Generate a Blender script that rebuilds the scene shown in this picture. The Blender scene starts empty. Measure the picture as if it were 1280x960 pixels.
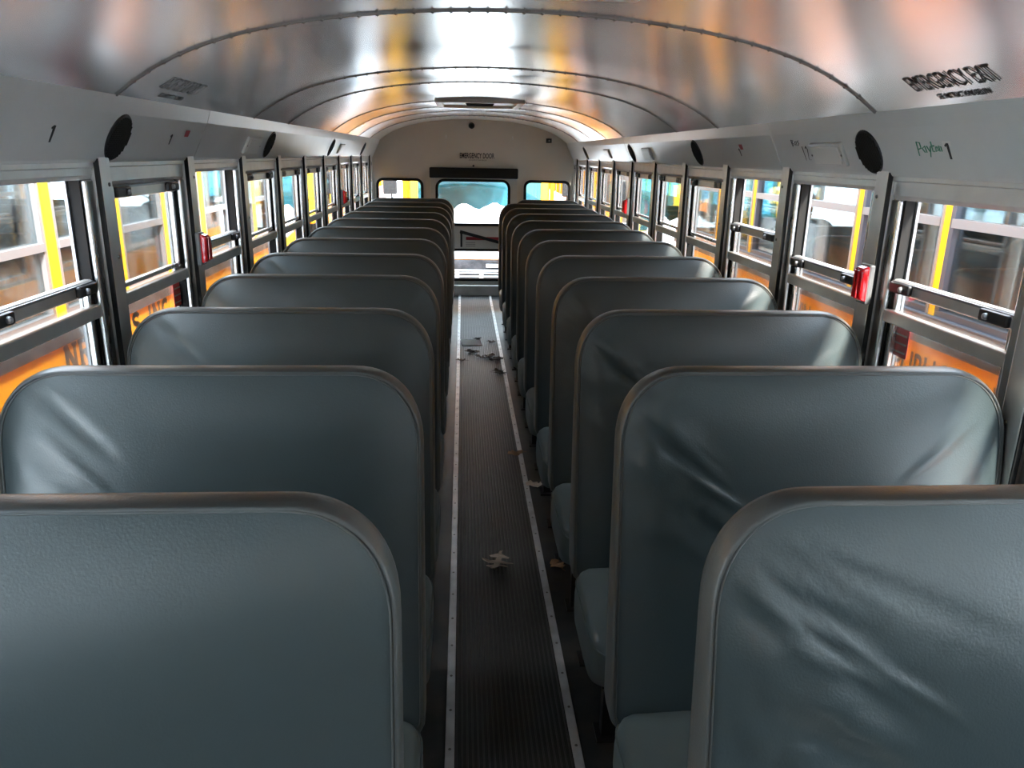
import bpy, bmesh, math, random
from mathutils import Vector, Matrix
random.seed(7)
sc = bpy.context.scene
COL = sc.collection

# ------------------------------------------------------------------ camera
F_PX, PITCH, YAW, ROLL = 954.6, 0.2918, 0.0670, 0.0187
CAM = Vector((-0.122, 0.0, 1.58))
def cam_axes():
    cy, sy, cp, sp = math.cos(YAW), math.sin(YAW), math.cos(PITCH), math.sin(PITCH)
    fw = Vector((sy*cp, cy*cp, -sp)); rt = Vector((cy, -sy, 0)); up = rt.cross(fw)
    c, s = math.cos(ROLL), math.sin(ROLL)
    return c*rt + s*up, -s*rt + c*up, fw
RT, UP, FW = cam_axes()
def pix(u, v, axis, val):
    """point where the ray of pixel (u, v) meets the plane axis = val"""
    d = RT*((u-640)/F_PX) + UP*((480-v)/F_PX) + FW
    return CAM + d*((val-CAM[axis])/d[axis])
cd = bpy.data.cameras.new('camera'); cam = bpy.data.objects.new('camera', cd); COL.objects.link(cam)
cd.sensor_width = 36; cd.lens = F_PX/1280*36; cd.clip_start = 0.02; cd.clip_end = 400
m = Matrix((RT, UP, -FW)).transposed().to_4x4(); m.translation = CAM
cam.matrix_world = m
sc.camera = cam

# ------------------------------------------------------------------ world, light, exposure
w = bpy.data.worlds.new('overcast_sky'); sc.world = w; w.use_nodes = True
nt = w.node_tree; bg = nt.nodes['Background']
tc = nt.nodes.new('ShaderNodeTexCoord'); sep = nt.nodes.new('ShaderNodeSeparateXYZ')
rmp = nt.nodes.new('ShaderNodeValToRGB')
nt.links.new(tc.outputs['Generated'], sep.inputs[0]); nt.links.new(sep.outputs['Z'], rmp.inputs[0])
rmp.color_ramp.elements[0].color = (0.33, 0.38, 0.42, 1); rmp.color_ramp.elements[1].color = (0.85, 1.0, 1.16, 1)   # overcast: three times brighter overhead than at the horizon
nt.links.new(rmp.outputs[0], bg.inputs['Color']); bg.inputs['Strength'].default_value = 2.9
sd = bpy.data.lights.new('winter_sun', 'SUN'); sun = bpy.data.objects.new('winter_sun', sd); COL.objects.link(sun)
sd.energy = 4.5; sd.angle = math.radians(6); sd.color = (1.0, 0.93, 0.82)
sun.rotation_euler = Vector((-0.30, 0.66, -0.69)).to_track_quat('-Z', 'Y').to_euler()   # hazy sun from behind the bus front, high over the gap between the buses
sc.view_settings.view_transform = 'Standard'; sc.view_settings.look = 'None'
sc.view_settings.gamma = 1.0; sc.view_settings.use_curve_mapping = False
sc.view_settings.exposure = 2.2
cy_ = sc.cycles
cy_.use_denoising = True; cy_.max_bounces = 12; cy_.diffuse_bounces = 6; cy_.glossy_bounces = 5
cy_.transparent_max_bounces = 32; cy_.transmission_bounces = 8
cy_.caustics_reflective = False; cy_.caustics_refractive = False; cy_.sample_clamp_indirect = 6.0

# ------------------------------------------------------------------ materials
def mat(name, col, rough=0.5, metal=0.0, spec=0.5, bump=0.0, bscale=60.0, var=0.0, vscale=4.0, var_col=None,
        stretch=(1, 1, 1), aniso=0.0, coat=0.0, detail=4.0, rvar=0.0, dist=0.002):
    M = bpy.data.materials.new(name); M.use_nodes = True
    n = M.node_tree.nodes; l = M.node_tree.links; b = n['Principled BSDF']
    b.inputs['Base Color'].default_value = (*col, 1); b.inputs['Roughness'].default_value = rough
    b.inputs['Metallic'].default_value = metal; b.inputs['Specular IOR Level'].default_value = spec
    b.inputs['Anisotropic'].default_value = aniso; b.inputs['Coat Weight'].default_value = coat
    if bump or var or rvar:
        t = n.new('ShaderNodeTexCoord'); mp = n.new('ShaderNodeMapping'); mp.inputs['Scale'].default_value = stretch
        l.new(t.outputs['Object'], mp.inputs[0])
    if bump:
        ns = n.new('ShaderNodeTexNoise'); ns.inputs['Scale'].default_value = bscale; ns.inputs['Detail'].default_value = detail
        bp = n.new('ShaderNodeBump'); bp.inputs['Strength'].default_value = bump; bp.inputs['Distance'].default_value = dist
        l.new(mp.outputs[0], ns.inputs[0]); l.new(ns.outputs['Fac'], bp.inputs['Height']); l.new(bp.outputs[0], b.inputs['Normal'])
    if var or rvar:
        n2 = n.new('ShaderNodeTexNoise'); n2.inputs['Scale'].default_value = vscale; n2.inputs['Detail'].default_value = 5
        l.new(mp.outputs[0], n2.inputs[0])
        if var:
            cr = n.new('ShaderNodeMapRange'); cr.inputs['From Min'].default_value = 0.35; cr.inputs['From Max'].default_value = 0.7
            mx = n.new('ShaderNodeMix'); mx.data_type = 'RGBA'
            c2 = var_col or tuple(c*(1-var) for c in col)
            mx.inputs['A'].default_value = (*col, 1); mx.inputs['B'].default_value = (*c2, 1)
            l.new(n2.outputs['Fac'], cr.inputs['Value']); l.new(cr.outputs[0], mx.inputs['Factor']); l.new(mx.outputs['Result'], b.inputs['Base Color'])
        if rvar:
            r2 = n.new('ShaderNodeMapRange'); r2.inputs['To Min'].default_value = rough-rvar; r2.inputs['To Max'].default_value = rough+rvar
            l.new(n2.outputs['Fac'], r2.inputs['Value']); l.new(r2.outputs[0], b.inputs['Roughness'])
    return M
def glass(name, tint, haze=0.03, haze_col=(0.8, 0.85, 0.9), refl=1.0, hscale=7.0):
    M = bpy.data.materials.new(name); M.use_nodes = True
    n = M.node_tree.nodes; l = M.node_tree.links; n.clear()
    out = n.new('ShaderNodeOutputMaterial'); tr = n.new('ShaderNodeBsdfTransparent'); tr.inputs[0].default_value = (*tint, 1)
    gl = n.new('ShaderNodeBsdfGlossy'); gl.inputs['Roughness'].default_value = 0.03
    fr = n.new('ShaderNodeFresnel'); fr.inputs['IOR'].default_value = 1.45
    mu = n.new('ShaderNodeMath'); mu.operation = 'MULTIPLY'; mu.inputs[1].default_value = refl
    df = n.new('ShaderNodeBsdfDiffuse'); df.inputs[0].default_value = (*haze_col, 1)
    m1 = n.new('ShaderNodeMixShader'); m2 = n.new('ShaderNodeMixShader')
    t = n.new('ShaderNodeTexCoord'); ns = n.new('ShaderNodeTexNoise'); ns.inputs['Scale'].default_value = hscale; ns.inputs['Detail'].default_value = 6
    mr = n.new('ShaderNodeMapRange'); mr.inputs['From Min'].default_value = 0.35; mr.inputs['From Max'].default_value = 0.75
    mr.inputs['To Min'].default_value = 0.0; mr.inputs['To Max'].default_value = haze*2
    l.new(t.outputs['Object'], ns.inputs[0]); l.new(ns.outputs['Fac'], mr.inputs['Value'])
    l.new(fr.outputs[0], mu.inputs[0]); l.new(mr.outputs[0], m1.inputs[0]); l.new(tr.outputs[0], m1.inputs[1]); l.new(df.outputs[0], m1.inputs[2])
    l.new(mu.outputs[0], m2.inputs[0]); l.new(m1.outputs[0], m2.inputs[1]); l.new(gl.outputs[0], m2.inputs[2]); l.new(m2.outputs[0], out.inputs[0])
    return M
M = dict(
    ceiling=mat('galvanised_ceiling_sheet', (0.80, 0.81, 0.82), 0.25, 1.0, bump=0.12, bscale=2.5, detail=2, dist=0.006, aniso=0.4, rvar=0.06, vscale=2.0, stretch=(1.0, 0.5, 1)),
    seam=mat('shaded_seam_and_screw_steel', (0.20, 0.19, 0.18), 0.5, 0.8),
    panel=mat('painted_grey_panel', (0.62, 0.63, 0.61), 0.30, 0.0, 0.5, bump=0.05, bscale=8, dist=0.004, var=0.12, vscale=3),
    rear=mat('rear_wall_beige_paint', (0.64, 0.60, 0.52), 0.42, bump=0.04, bscale=20, var=0.1, vscale=2),
    alu=mat('aluminium_frame', (0.62, 0.62, 0.62), 0.28, 1.0, bump=0.06, bscale=90, stretch=(1, 1, 0.1), rvar=0.06, vscale=12),
    pillar=mat('galvanised_pillar', (0.70, 0.69, 0.67), 0.34, 0.6, bump=0.05, bscale=60, rvar=0.08, vscale=10, var=0.15),
    wall=mat('grey_side_wall_sheet', (0.33, 0.33, 0.32), 0.42, 0.6),
    rubber=mat('black_rubber', (0.015, 0.015, 0.015), 0.8, spec=0.2),
    black=mat('black_plastic', (0.012, 0.012, 0.014), 0.42),
    blackmetal=mat('black_painted_steel', (0.015, 0.015, 0.016), 0.42, 0.2),
    vinyl=mat('slate_blue_vinyl', (0.054, 0.073, 0.079), 0.34, 0.0, 0.55, bump=0.35, bscale=260, detail=2, dist=0.0012, var=0.25, vscale=2.2, var_col=(0.052, 0.069, 0.071)),
    vinyl_band=mat('worn_lit_vinyl_edge', (0.092, 0.106, 0.108), 0.38, 0.0, 0.5, bump=0.3, bscale=240, detail=2, dist=0.0012, var=0.3, vscale=5, var_col=(0.125, 0.120, 0.108)),  # lighter warm tone: wear plus reflected ceiling light put into the colour
    cushion=mat('grey_blue_vinyl_cushion', (0.135, 0.170, 0.172), 0.42, 0.0, 0.5, bump=0.3, bscale=240, detail=2, dist=0.0012, var=0.2, vscale=3),
    floor=mat('black_rubber_floor', (0.020, 0.024, 0.027), 0.36, bump=0.25, bscale=30, var=0.6, vscale=9, var_col=(0.055, 0.052, 0.046)),
    runner=mat('ribbed_rubber_runner', (0.011, 0.012, 0.012), 0.5, var=0.5, vscale=5, var_col=(0.024, 0.023, 0.021)),
    rib=mat('runner_rib_rubber', (0.065, 0.065, 0.062), 0.45, var=0.5, vscale=6, var_col=(0.035, 0.034, 0.032)),
    strip=mat('worn_aluminium_strip', (0.72, 0.73, 0.74), 0.38, 0.6, bump=0.1, bscale=80, var=0.3, vscale=14),
    red=mat('red_plastic_lens', (0.62, 0.008, 0.012), 0.16, coat=0.6),
    greybox=mat('grey_plastic', (0.14, 0.145, 0.15), 0.45),
    white=mat('white_plastic', (0.68, 0.68, 0.64), 0.38),
    ink=mat('black_lettering', (0.012, 0.012, 0.012), 0.6),
    faded=mat('faded_lettering', (0.26, 0.27, 0.27), 0.6),
    green_ink=mat('green_marker', (0.03, 0.17, 0.10), 0.6),
    red_ink=mat('red_print', (0.35, 0.03, 0.04), 0.6),
    sticker=mat('white_sticker', (0.72, 0.71, 0.68), 0.5),
    redsticker=mat('red_decal', (0.75, 0.10, 0.10), 0.5),
    yellow=mat('school_bus_yellow', (0.87, 0.36, 0.012), 0.34, coat=0.3, var=0.08, vscale=3),
    lemon=mat('yellow_pillar_paint', (0.95, 0.52, 0.012), 0.36),
    rail=mat('black_rub_rail', (0.028, 0.028, 0.032), 0.45, var=0.5, vscale=9, var_col=(0.10, 0.10, 0.11)),
    busframe=mat('bright_window_frame', (0.30, 0.31, 0.33), 0.34, 0.5),
    busframe_dark=mat('dark_window_frame', (0.10, 0.11, 0.14), 0.35, 0.3),
    businside=mat('parked_bus_lining', (0.42, 0.44, 0.45), 0.5),
    tire=mat('tyre_rubber', (0.02, 0.02, 0.02), 0.8),
    snow=mat('snow', (0.86, 0.89, 0.93), 0.75, bump=0.5, bscale=9, dist=0.03),
    grille=mat('white_grille_plastic', (0.55, 0.55, 0.54), 0.4),
    leaf_pale=mat('pale_dry_leaf', (0.74, 0.62, 0.52), 0.7, var=0.25, vscale=30),
    leaf_tan=mat('tan_dry_leaf', (0.36, 0.20, 0.10), 0.7, var=0.3, vscale=30),
    leaf_dark=mat('dark_dry_leaf', (0.045, 0.025, 0.018), 0.7),
    paper=mat('paper', (0.85, 0.88, 0.88), 0.7),
    bark=mat('tree_bark', (0.12, 0.09, 0.07), 0.9),
    glass=glass('window_glass', (0.95, 0.97, 0.97), 0.010, refl=0.4),
    glass_low=glass('hazy_lower_glass', (0.95, 0.97, 0.97), 0.012, refl=0.4),
    busglass=glass('parked_bus_glass_sheen', (0.84, 0.92, 0.94), 0.07, (0.50, 0.64, 0.70), refl=0.8),  # bluish haze paints reflections into the panes
    busglass_dark=glass('tinted_bus_glass_low_sheen', (0.78, 0.86, 0.88), 0.02, (0.45, 0.6, 0.66), refl=0.8),  # copy with less of the painted reflection haze
    teal=glass('teal_windscreen', (0.22, 0.55, 0.64), 0.16, (0.08, 0.36, 0.46), refl=1.2, hscale=1.2),
)

# ------------------------------------------------------------------ helpers
def tag(o, label=None, cat=None, group=None, kind=None):
    if label: o['label'] = label
    if cat: o['category'] = cat
    if group: o['group'] = group
    if kind: o['kind'] = kind
    return o
def empty(name, loc, parent=None):
    o = bpy.data.objects.new(name, None); COL.objects.link(o)
    o.empty_display_size = 0.1; o.location = loc
    o['_w'] = tuple(loc)
    if parent: o.parent = parent
    return o
WLOC = {}
def wloc(o):
    v = Vector((0, 0, 0))
    while o is not None:
        v += o.location; o = o.parent
    return v
class MB:
    def __init__(s): s.v = []; s.f = []
    def add(s, vs, fs):
        n = len(s.v); s.v += [tuple(p) for p in vs]; s.f += [tuple(i+n for i in f) for f in fs]; return s
    def box(s, x0, x1, y0, y1, z0, z1):
        x0, x1 = sorted((x0, x1)); y0, y1 = sorted((y0, y1)); z0, z1 = sorted((z0, z1))
        return s.add([(x0,y0,z0),(x1,y0,z0),(x1,y1,z0),(x0,y1,z0),(x0,y0,z1),(x1,y0,z1),(x1,y1,z1),(x0,y1,z1)],
                     [(0,3,2,1),(4,5,6,7),(0,1,5,4),(1,2,6,5),(2,3,7,6),(3,0,4,7)])
    def obox(s, o, a, b, c):
        """box centred on o with half axes a, b, c"""
        o, a, b, c = map(Vector, (o, a, b, c))
        vs = [o+i*a+j*b+k*c for k in (-1, 1) for (i, j) in ((-1,-1),(1,-1),(1,1),(-1,1))]
        return s.add(vs, [(0,3,2,1),(4,5,6,7),(0,1,5,4),(1,2,6,5),(2,3,7,6),(3,0,4,7)])
    def prism(s, poly, axis, a, b):
        """poly: 2D loop in the two other axes (in x,y,z order), extruded along axis from a to b"""
        def P(q, t):
            return {0: (t, q[0], q[1]), 1: (q[0], t, q[1]), 2: (q[0], q[1], t)}[axis]
        n = len(poly); vs = [P(q, a) for q in poly] + [P(q, b) for q in poly]
        fs = [(i, (i+1) % n, n+(i+1) % n, n+i) for i in range(n)] + [tuple(range(n))[::-1], tuple(range(n, 2*n))]
        return s.add(vs, fs)
    def tube(s, pts, r, k=8, closed=False):
        pts = [Vector(p) for p in pts]; n = len(pts); base = len(s.v); rr = r if isinstance(r, (list, tuple)) else [r]*n
        prev = None
        for i, p in enumerate(pts):
            a = pts[(i-1) % n] if (closed or i > 0) else p; b = pts[(i+1) % n] if (closed or i < n-1) else p
            d = (b-a).normalized(); ref = Vector((0, 0, 1)) if abs(d.z) < 0.9 else Vector((1, 0, 0))
            if prev is None: x = d.cross(ref).normalized()
            else: x = (prev - d*prev.dot(d)).normalized()
            prev = x; y = d.cross(x)
            for j in range(k):
                t = 2*math.pi*j/k; s.v.append(tuple(p + x*(rr[i]*math.cos(t)) + y*(rr[i]*math.sin(t))))
        m = n if closed else n-1
        for i in range(m):
            for j in range(k):
                a = base+i*k+j; b = base+i*k+(j+1) % k; c = base+((i+1) % n)*k+(j+1) % k; d = base+((i+1) % n)*k+j
                s.f.append((a, b, c, d))
        if not closed:
            s.f.append(tuple(base+j for j in range(k))[::-1]); s.f.append(tuple(base+(n-1)*k+j for j in range(k)))
        return s
    def disc(s, o, e1, e2, r, h, k=24, dome=0.0):
        """round plate on point o: e1, e2 span it, thickness h along e1 x e2"""
        o, e1, e2 = map(Vector, (o, e1, e2)); nn = e1.cross(e2).normalized()
        ring = [e1*math.cos(2*math.pi*i/k) + e2*math.sin(2*math.pi*i/k) for i in range(k)]
        vs = [o+q*r for q in ring] + [o+q*r*(0.94 if not dome else 0.8)+nn*h for q in ring] + [o+nn*(h+dome)]
        fs = [(i, (i+1) % k, k+(i+1) % k, k+i) for i in range(k)] + [(k+i, k+(i+1) % k, 2*k) for i in range(k)] + [tuple(range(k))[::-1]]
        return s.add(vs, fs)
    def build(s, name, mt, parent=None, bev=0.0, smooth=False, seg=2):
        me = bpy.data.meshes.new(name)
        off = wloc(parent) if parent else Vector((0, 0, 0))
        me.from_pydata([tuple(Vector(p)-off) for p in s.v], [], s.f); me.validate(); 
        bm = bmesh.new(); bm.from_mesh(me); bmesh.ops.recalc_face_normals(bm, faces=bm.faces); bm.to_mesh(me); bm.free()
        me.materials.append(M[mt] if isinstance(mt, str) else mt)
        if smooth: me.shade_smooth()
        return link(name, me, parent, bev, seg)
def link(name, me, parent=None, bev=0.0, seg=2, loc=None):
    o = bpy.data.objects.new(name, me); COL.objects.link(o)
    if parent: o.parent = parent
    if loc: o.location = loc
    if bev:
        b = o.modifiers.new('bevel', 'BEVEL'); b.width = bev; b.segments = seg; b.limit_method = 'ANGLE'; b.harden_normals = False
    return o
def copy_tree(o, parent=None, offset=None):
    c = o.copy(); COL.objects.link(c); c.parent = parent
    if offset is not None: c.location = c.location + Vector(offset)
    for ch in list(o.children): copy_tree(ch, c)
    return c
def rrect(x0, x1, z0, z1, r, k=6):
    pts = []
    for cx, cz, a in ((x1-r, z1-r, 0), (x0+r, z1-r, 90), (x0+r, z0+r, 180), (x1-r, z0+r, 270)):
        for i in range(k+1):
            t = math.radians(a+90*i/k); pts.append((cx+r*math.cos(t), cz+r*math.sin(t)))
    return pts
def plate(name, loops, thick, mt, frame, parent=None, bev=0.0):
    """flat plate with holes: 2D loops, mapped by frame (o, ex, ey); thickness along ex x ey"""
    cu = bpy.data.curves.new(name, 'CURVE'); cu.dimensions = '2D'; cu.fill_mode = 'BOTH'; cu.extrude = thick/2
    for lp in loops:
        sp = cu.splines.new('POLY'); sp.points.add(len(lp)-1)
        for p, q in zip(sp.points, lp): p.co = (q[0], q[1], 0, 1)
        sp.use_cyclic_u = True
    return curve_mesh(name, cu, thick, mt, frame, parent, bev)
def curve_mesh(name, cu, thick, mt, frame, parent, bev=0.0):
    tmp = bpy.data.objects.new('tmp', cu); COL.objects.link(tmp)
    dg = bpy.context.evaluated_depsgraph_get(); dg.update()
    me = bpy.data.meshes.new_from_object(tmp.evaluated_get(dg)); bpy.data.objects.remove(tmp); bpy.data.curves.remove(cu)
    o, ex, ey = map(Vector, frame); nz = ex.cross(ey).normalized(); off = wloc(parent) if parent else Vector((0, 0, 0))
    for vv in me.vertices:
        c = vv.co.copy(); vv.co = o + ex*c.x + ey*c.y + nz*(c.z+thick/2) - off
    me.materials.clear(); me.materials.append(M[mt]); me.name = name
    return link(name, me, parent, bev)
def text(name, body, size, width, thick, mt, frame, parent=None, align='LEFT', bold=0.0):
    cu = bpy.data.curves.new(name, 'FONT'); cu.body = body; cu.size = 1.0; cu.extrude = thick/2; cu.offset = bold; cu.resolution_u = 3
    tmp = bpy.data.objects.new('tmp', cu); COL.objects.link(tmp)
    dg = bpy.context.evaluated_depsgraph_get(); dg.update()
    me = bpy.data.meshes.new_from_object(tmp.evaluated_get(dg)); bpy.data.objects.remove(tmp); bpy.data.curves.remove(cu)
    xs = [v.co.x for v in me.vertices]; ys = [v.co.y for v in me.vertices]
    x0, x1, y0, y1 = min(xs), max(xs), min(ys), max(ys)
    o, ex, ey = map(Vector, frame); nz = ex.cross(ey).normalized(); off = wloc(parent) if parent else Vector((0, 0, 0))
    for vv in me.vertices:
        c = vv.co.copy()
        vv.co = o + ex*((c.x-x0)/(x1-x0)*width) + ey*((c.y-y0)/(y1-y0)*size) + nz*(c.z+thick/2) - off
    me.materials.clear(); me.materials.append(M[mt])
    return link(name, me, parent)

# slab serif capitals drawn from strokes: each stroke a polyline in a unit cell, third value 1 = serif ends
def arc(cx, cz, rx, rz, a0, a1, n=10):
    return [(cx+rx*math.cos(math.radians(a0+(a1-a0)*i/n)), cz+rz*math.sin(math.radians(a0+(a1-a0)*i/n))) for i in range(n+1)]
LET = {
    'N': [[(.14, 0), (.14, 1)], [(.14, 1), (.84, 0)], [(.84, 0), (.84, 1)]],
    'R': [[(.16, 0), (.16, 1)], [(.16, .95)] + arc(.52, .73, .30, .22, 90, -90) + [(.16, .51)], [(.5, .5), (.86, 0)]],
    'T': [[(.5, 0), (.5, 1)], [(.06, .95), (.94, .95)], [(.06, .98), (.06, .72)], [(.94, .98), (.94, .72)]],
    'B': [[(.16, 0), (.16, 1)], [(.16, .95)] + arc(.50, .74, .28, .21, 90, -90) + [(.16, .53)], [(.5, .53)] + arc(.52, .29, .32, .24, 90, -90) + [(.16, .05)]],
    'U': [[(.16, 1)] + [(.16, .32)] + arc(.5, .32, .34, .27, 180, 360) + [(.84, 1)]],
    'S': [arc(.5, .73, .33, .22, 25, 270) + arc(.5, .28, .34, .23, 90, -155)],
    'I': [[(.5, 0), (.5, 1)]],
    'C': [arc(.54, .5, .40, .45, 50, 310)],
    '.': [[(.4, .07), (.6, .07)]],
}
SERIF = {'N': [(.14, 0), (.14, 1), (.84, 1)], 'R': [(.16, 0), (.16, 1), (.88, 0)], 'T': [(.5, 0)], 'B': [(.12, 0), (.12, 1)], 'U': [(.16, 1), (.84, 1)], 'I': [(.5, 0), (.5, 1)]}
def slab_letter(ch, wd, ht, th):
    mb = MB()
    def seg(a, b, t, depth=0.001):
        a = Vector((a[0]*wd, a[1]*ht)); b = Vector((b[0]*wd, b[1]*ht)); d = (b-a); L = d.length
        if L < 1e-6: return
        d /= L; q = Vector((-d.y, d.x))*t/2; e = d*t*0.2
        mb.prism([(a-e+q)[:], (a-e-q)[:], (b+e-q)[:], (b+e+q)[:]], 2, 0, depth)
    for k, st in enumerate(LET[ch]):
        for i in range(len(st)-1): seg(st[i], st[i+1], th*(1.25 if k == 0 or ch == 'N' and k == 1 else 1.0), 0.001+0.0002*k)
    for (x, z) in SERIF.get(ch, []):
        zz = z+(.03 if z < .5 else -.03); seg((x-.17, zz), (x+.17, zz), th*0.62, 0.0016)
    return mb

# ------------------------------------------------------------------ dimensions of the bus we stand in
W2, YF, YB = 1.115, -2.35, 8.88
ZH, ZOPEN, ZMID, ZSILL = 1.54, 1.495, 1.145, 0.78
PITCHW, PC0 = 0.70, 2.245
def zceil(x): return 1.942 - 0.13*x*x - 0.077*x**6
XS = [-1.03 + 2.06*i/40 for i in range(41)]

# floor ---------------------------------------------------------------
fl = MB().box(-1.18, 1.18, YF, YB+0.05, -0.06, 0.0).build('floor', 'floor')
tag(fl, 'black rubber floor under the bench seats', 'floor', kind='structure')
RX0, RX1 = -0.146, 0.179
rn = MB().box(RX0, RX1, YF, YB-0.08, 0.0, 0.004).build('aisle_runner', 'runner', fl)
rb = MB()
NR = 22
for i in range(NR):
    x = RX0+0.006+(RX1-RX0-0.012)*i/(NR-1)
    rb.add([(x-0.0026, YF, .004), (x+0.0026, YF, .004), (x+0.0014, YF, .0066), (x-0.0014, YF, .0066), (x-0.0026, YB-.08, .004), (x+0.0026, YB-.08, .004), (x+0.0014, YB-.08, .0066), (x-0.0014, YB-.08, .0066)],
           [(0, 1, 2, 3), (7, 6, 5, 4), (1, 5, 6, 2), (3, 2, 6, 7), (0, 3, 7, 4)])
tag(rb.build('ribs', 'rib', fl), kind='stuff')
for x0, x1 in ((RX0-0.026, RX0), (RX1, RX1+0.026)):
    st = MB().box(x0, x1, YF, YB-0.08, 0.0, 0.009).build('trim_strip', 'strip', fl, bev=0.002)
    xm = (x0+x1)/2; y = 0.8
    scr = None
    while y < 8.7:
        if scr is None:
            scr = MB().disc((xm, y, 0.0088), (1, 0, 0), (0, 1, 0), 0.0045, 0.0012, 8).build('screw', 'seam', st); y_first = y
        else:
            c = scr.copy(); COL.objects.link(c); c.parent = st; c.location = (0, y-y_first, 0)
        y += 0.155
sill = MB().box(-0.5, 0.5, YB-0.08, YB-0.005, 0.0, 0.12).build('door_sill', 'pillar', fl, bev=0.006)

# ceiling ---------------------------------------------------------------
cl = empty('ceiling', (0, 3.2, 1.942)); tag(cl, 'curved bare metal ceiling with riveted cross seams', 'ceiling', kind='structure')
SEAMS = [-0.65, 0.75, 2.20, 3.58, 4.27, 5.68, 6.38, 7.08, 7.95]
edges = [YF]+SEAMS+[YB]
for a, b in zip(edges[:-1], edges[1:]):
    mb = MB(); ny = max(2, int((b-a)/0.1)); n = len(XS)
    # slightly buckled sheet between the bows
    def dz(x, y):
        u = (y-a)/(b-a); e = math.sin(math.pi*u); k_ = max(0, 1-(x/.93)**4)
        return k_*raw(x, y, u, e)
    def raw(x, y, u, e):
        return 0.0025*e*math.sin(5.1*x+a*3)*math.cos(2.3*(y+a)) + 0.0015*e*math.sin(9*x+1.7*a) - 0.002*math.exp(-((u-.5)/.09)**2)*math.sin(4*x+a)
    vs = []
    for j in range(ny+1):
        y = a+(b-a)*j/ny
        for x in XS: vs.append((x, y, zceil(x)+dz(x, y)))
    fs = [(j*n+i, j*n+i+1, (j+1)*n+i+1, (j+1)*n+i) for j in range(ny) for i in range(n-1)]
    o = mb.add(vs, fs).build('ceiling_panel', 'ceiling' if b < 8.5 else 'rear', cl, smooth=True)
# outer roof skin that keeps daylight out
mb = MB(); n = len(XS)
vs = [(x*1.14, y, zceil(x)+0.05-(0.10 if abs(x) > 1.0 else 0)) for y in (YF, YB+.05) for x in XS]
o = mb.add(vs, [(i, i+1, n+i+1, n+i) for i in range(n-1)]).build('roof_skin', 'yellow', cl, smooth=True)
for y in SEAMS:
    mb = MB(); hh = 0.0
    pts = [(x, zceil(x)) for x in XS]
    low = [(x, z-hh-0.0042) for x, z in pts]; up = [(x, z+0.003) for x, z in pts]
    n = len(pts); vs = []
    for yy in (y-0.0045, y+0.0045): vs += [(x, yy, z) for x, z in low] + [(x, yy, z) for x, z in up]
    fs = []
    for i in range(n-1):
        fs += [(i, i+1, 2*n+i+1, 2*n+i), (i, n+i, n+i+1, i+1), (2*n+i, 2*n+i+1, 3*n+i+1, 3*n+i), (n+i, 3*n+i, 3*n+i+1, n+i+1)]
    bow = mb.add(vs, fs).build('seam_bow', 'seam', cl)  # dark strip carries the shadow line of the sheet lap
    rv = MB(); x = -0.98
    while x < 1.0:
        z = zceil(x)-hh-0.0042; t = Vector((1, 0, (zceil(x+.01)-zceil(x-.01))/.02)).normalized()
        rv.disc((x, y-0.002, z+.0005), (0, 1, 0), t, 0.0060, 0.002, 8, dome=0.003)
        x += 0.048/math.sqrt(1+((zceil(x+.01)-zceil(x-.01))/.02)**2)
    tag(rv.build('rivets', 'seam', bow, smooth=True), kind='stuff')
# roof hatches
for (x0, x1, y0, y1, lab) in ((-0.31, 0.30, 5.48, 6.16, 'white framed roof hatch with a black pull handle before the emergency door'), (-0.36, 0.27, 1.16, 1.86, 'closed roof hatch frame above the first seat row')):
    xm, ym = (x0+x1)/2, (y0+y1)/2
    h = empty('roof_hatch', (xm, ym, zceil(0)-0.03)); tag(h, lab, 'hatch')
    zc = zceil(0.15)
    ring = MB()
    for b in ((x0, x1, y0, y0+.05), (x0, x1, y1-.05, y1), (x0, x0+.05, y0+.05, y1-.05), (x1-.05, x1, y0+.05, y1-.05)):
        ring.box(*b, zc-0.030, zc+0.006)
    ring.build('hatch_frame', 'white', h, bev=0.006)
    MB().box(x0+.05, x1-.05, y0+.05, y1-.05, zc-0.010, zc+0.004).build('hatch_lid', 'white', h)
    hd = MB().tube([(xm-.10, y0+.085, zc-.012), (xm-.085, y0+.085, zc-.036), (xm+.085, y0+.085, zc-.036), (xm+.10, y0+.085, zc-.012)], 0.010, 8).build('pull_handle', 'black', h, smooth=True)
    for sx in (-1, 1): MB().box(xm+sx*.105-.015, xm+sx*.105+.015, y0+.065, y0+.105, zc-.018, zc-.008).build('handle_mount', 'black', hd, bev=.003)

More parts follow.
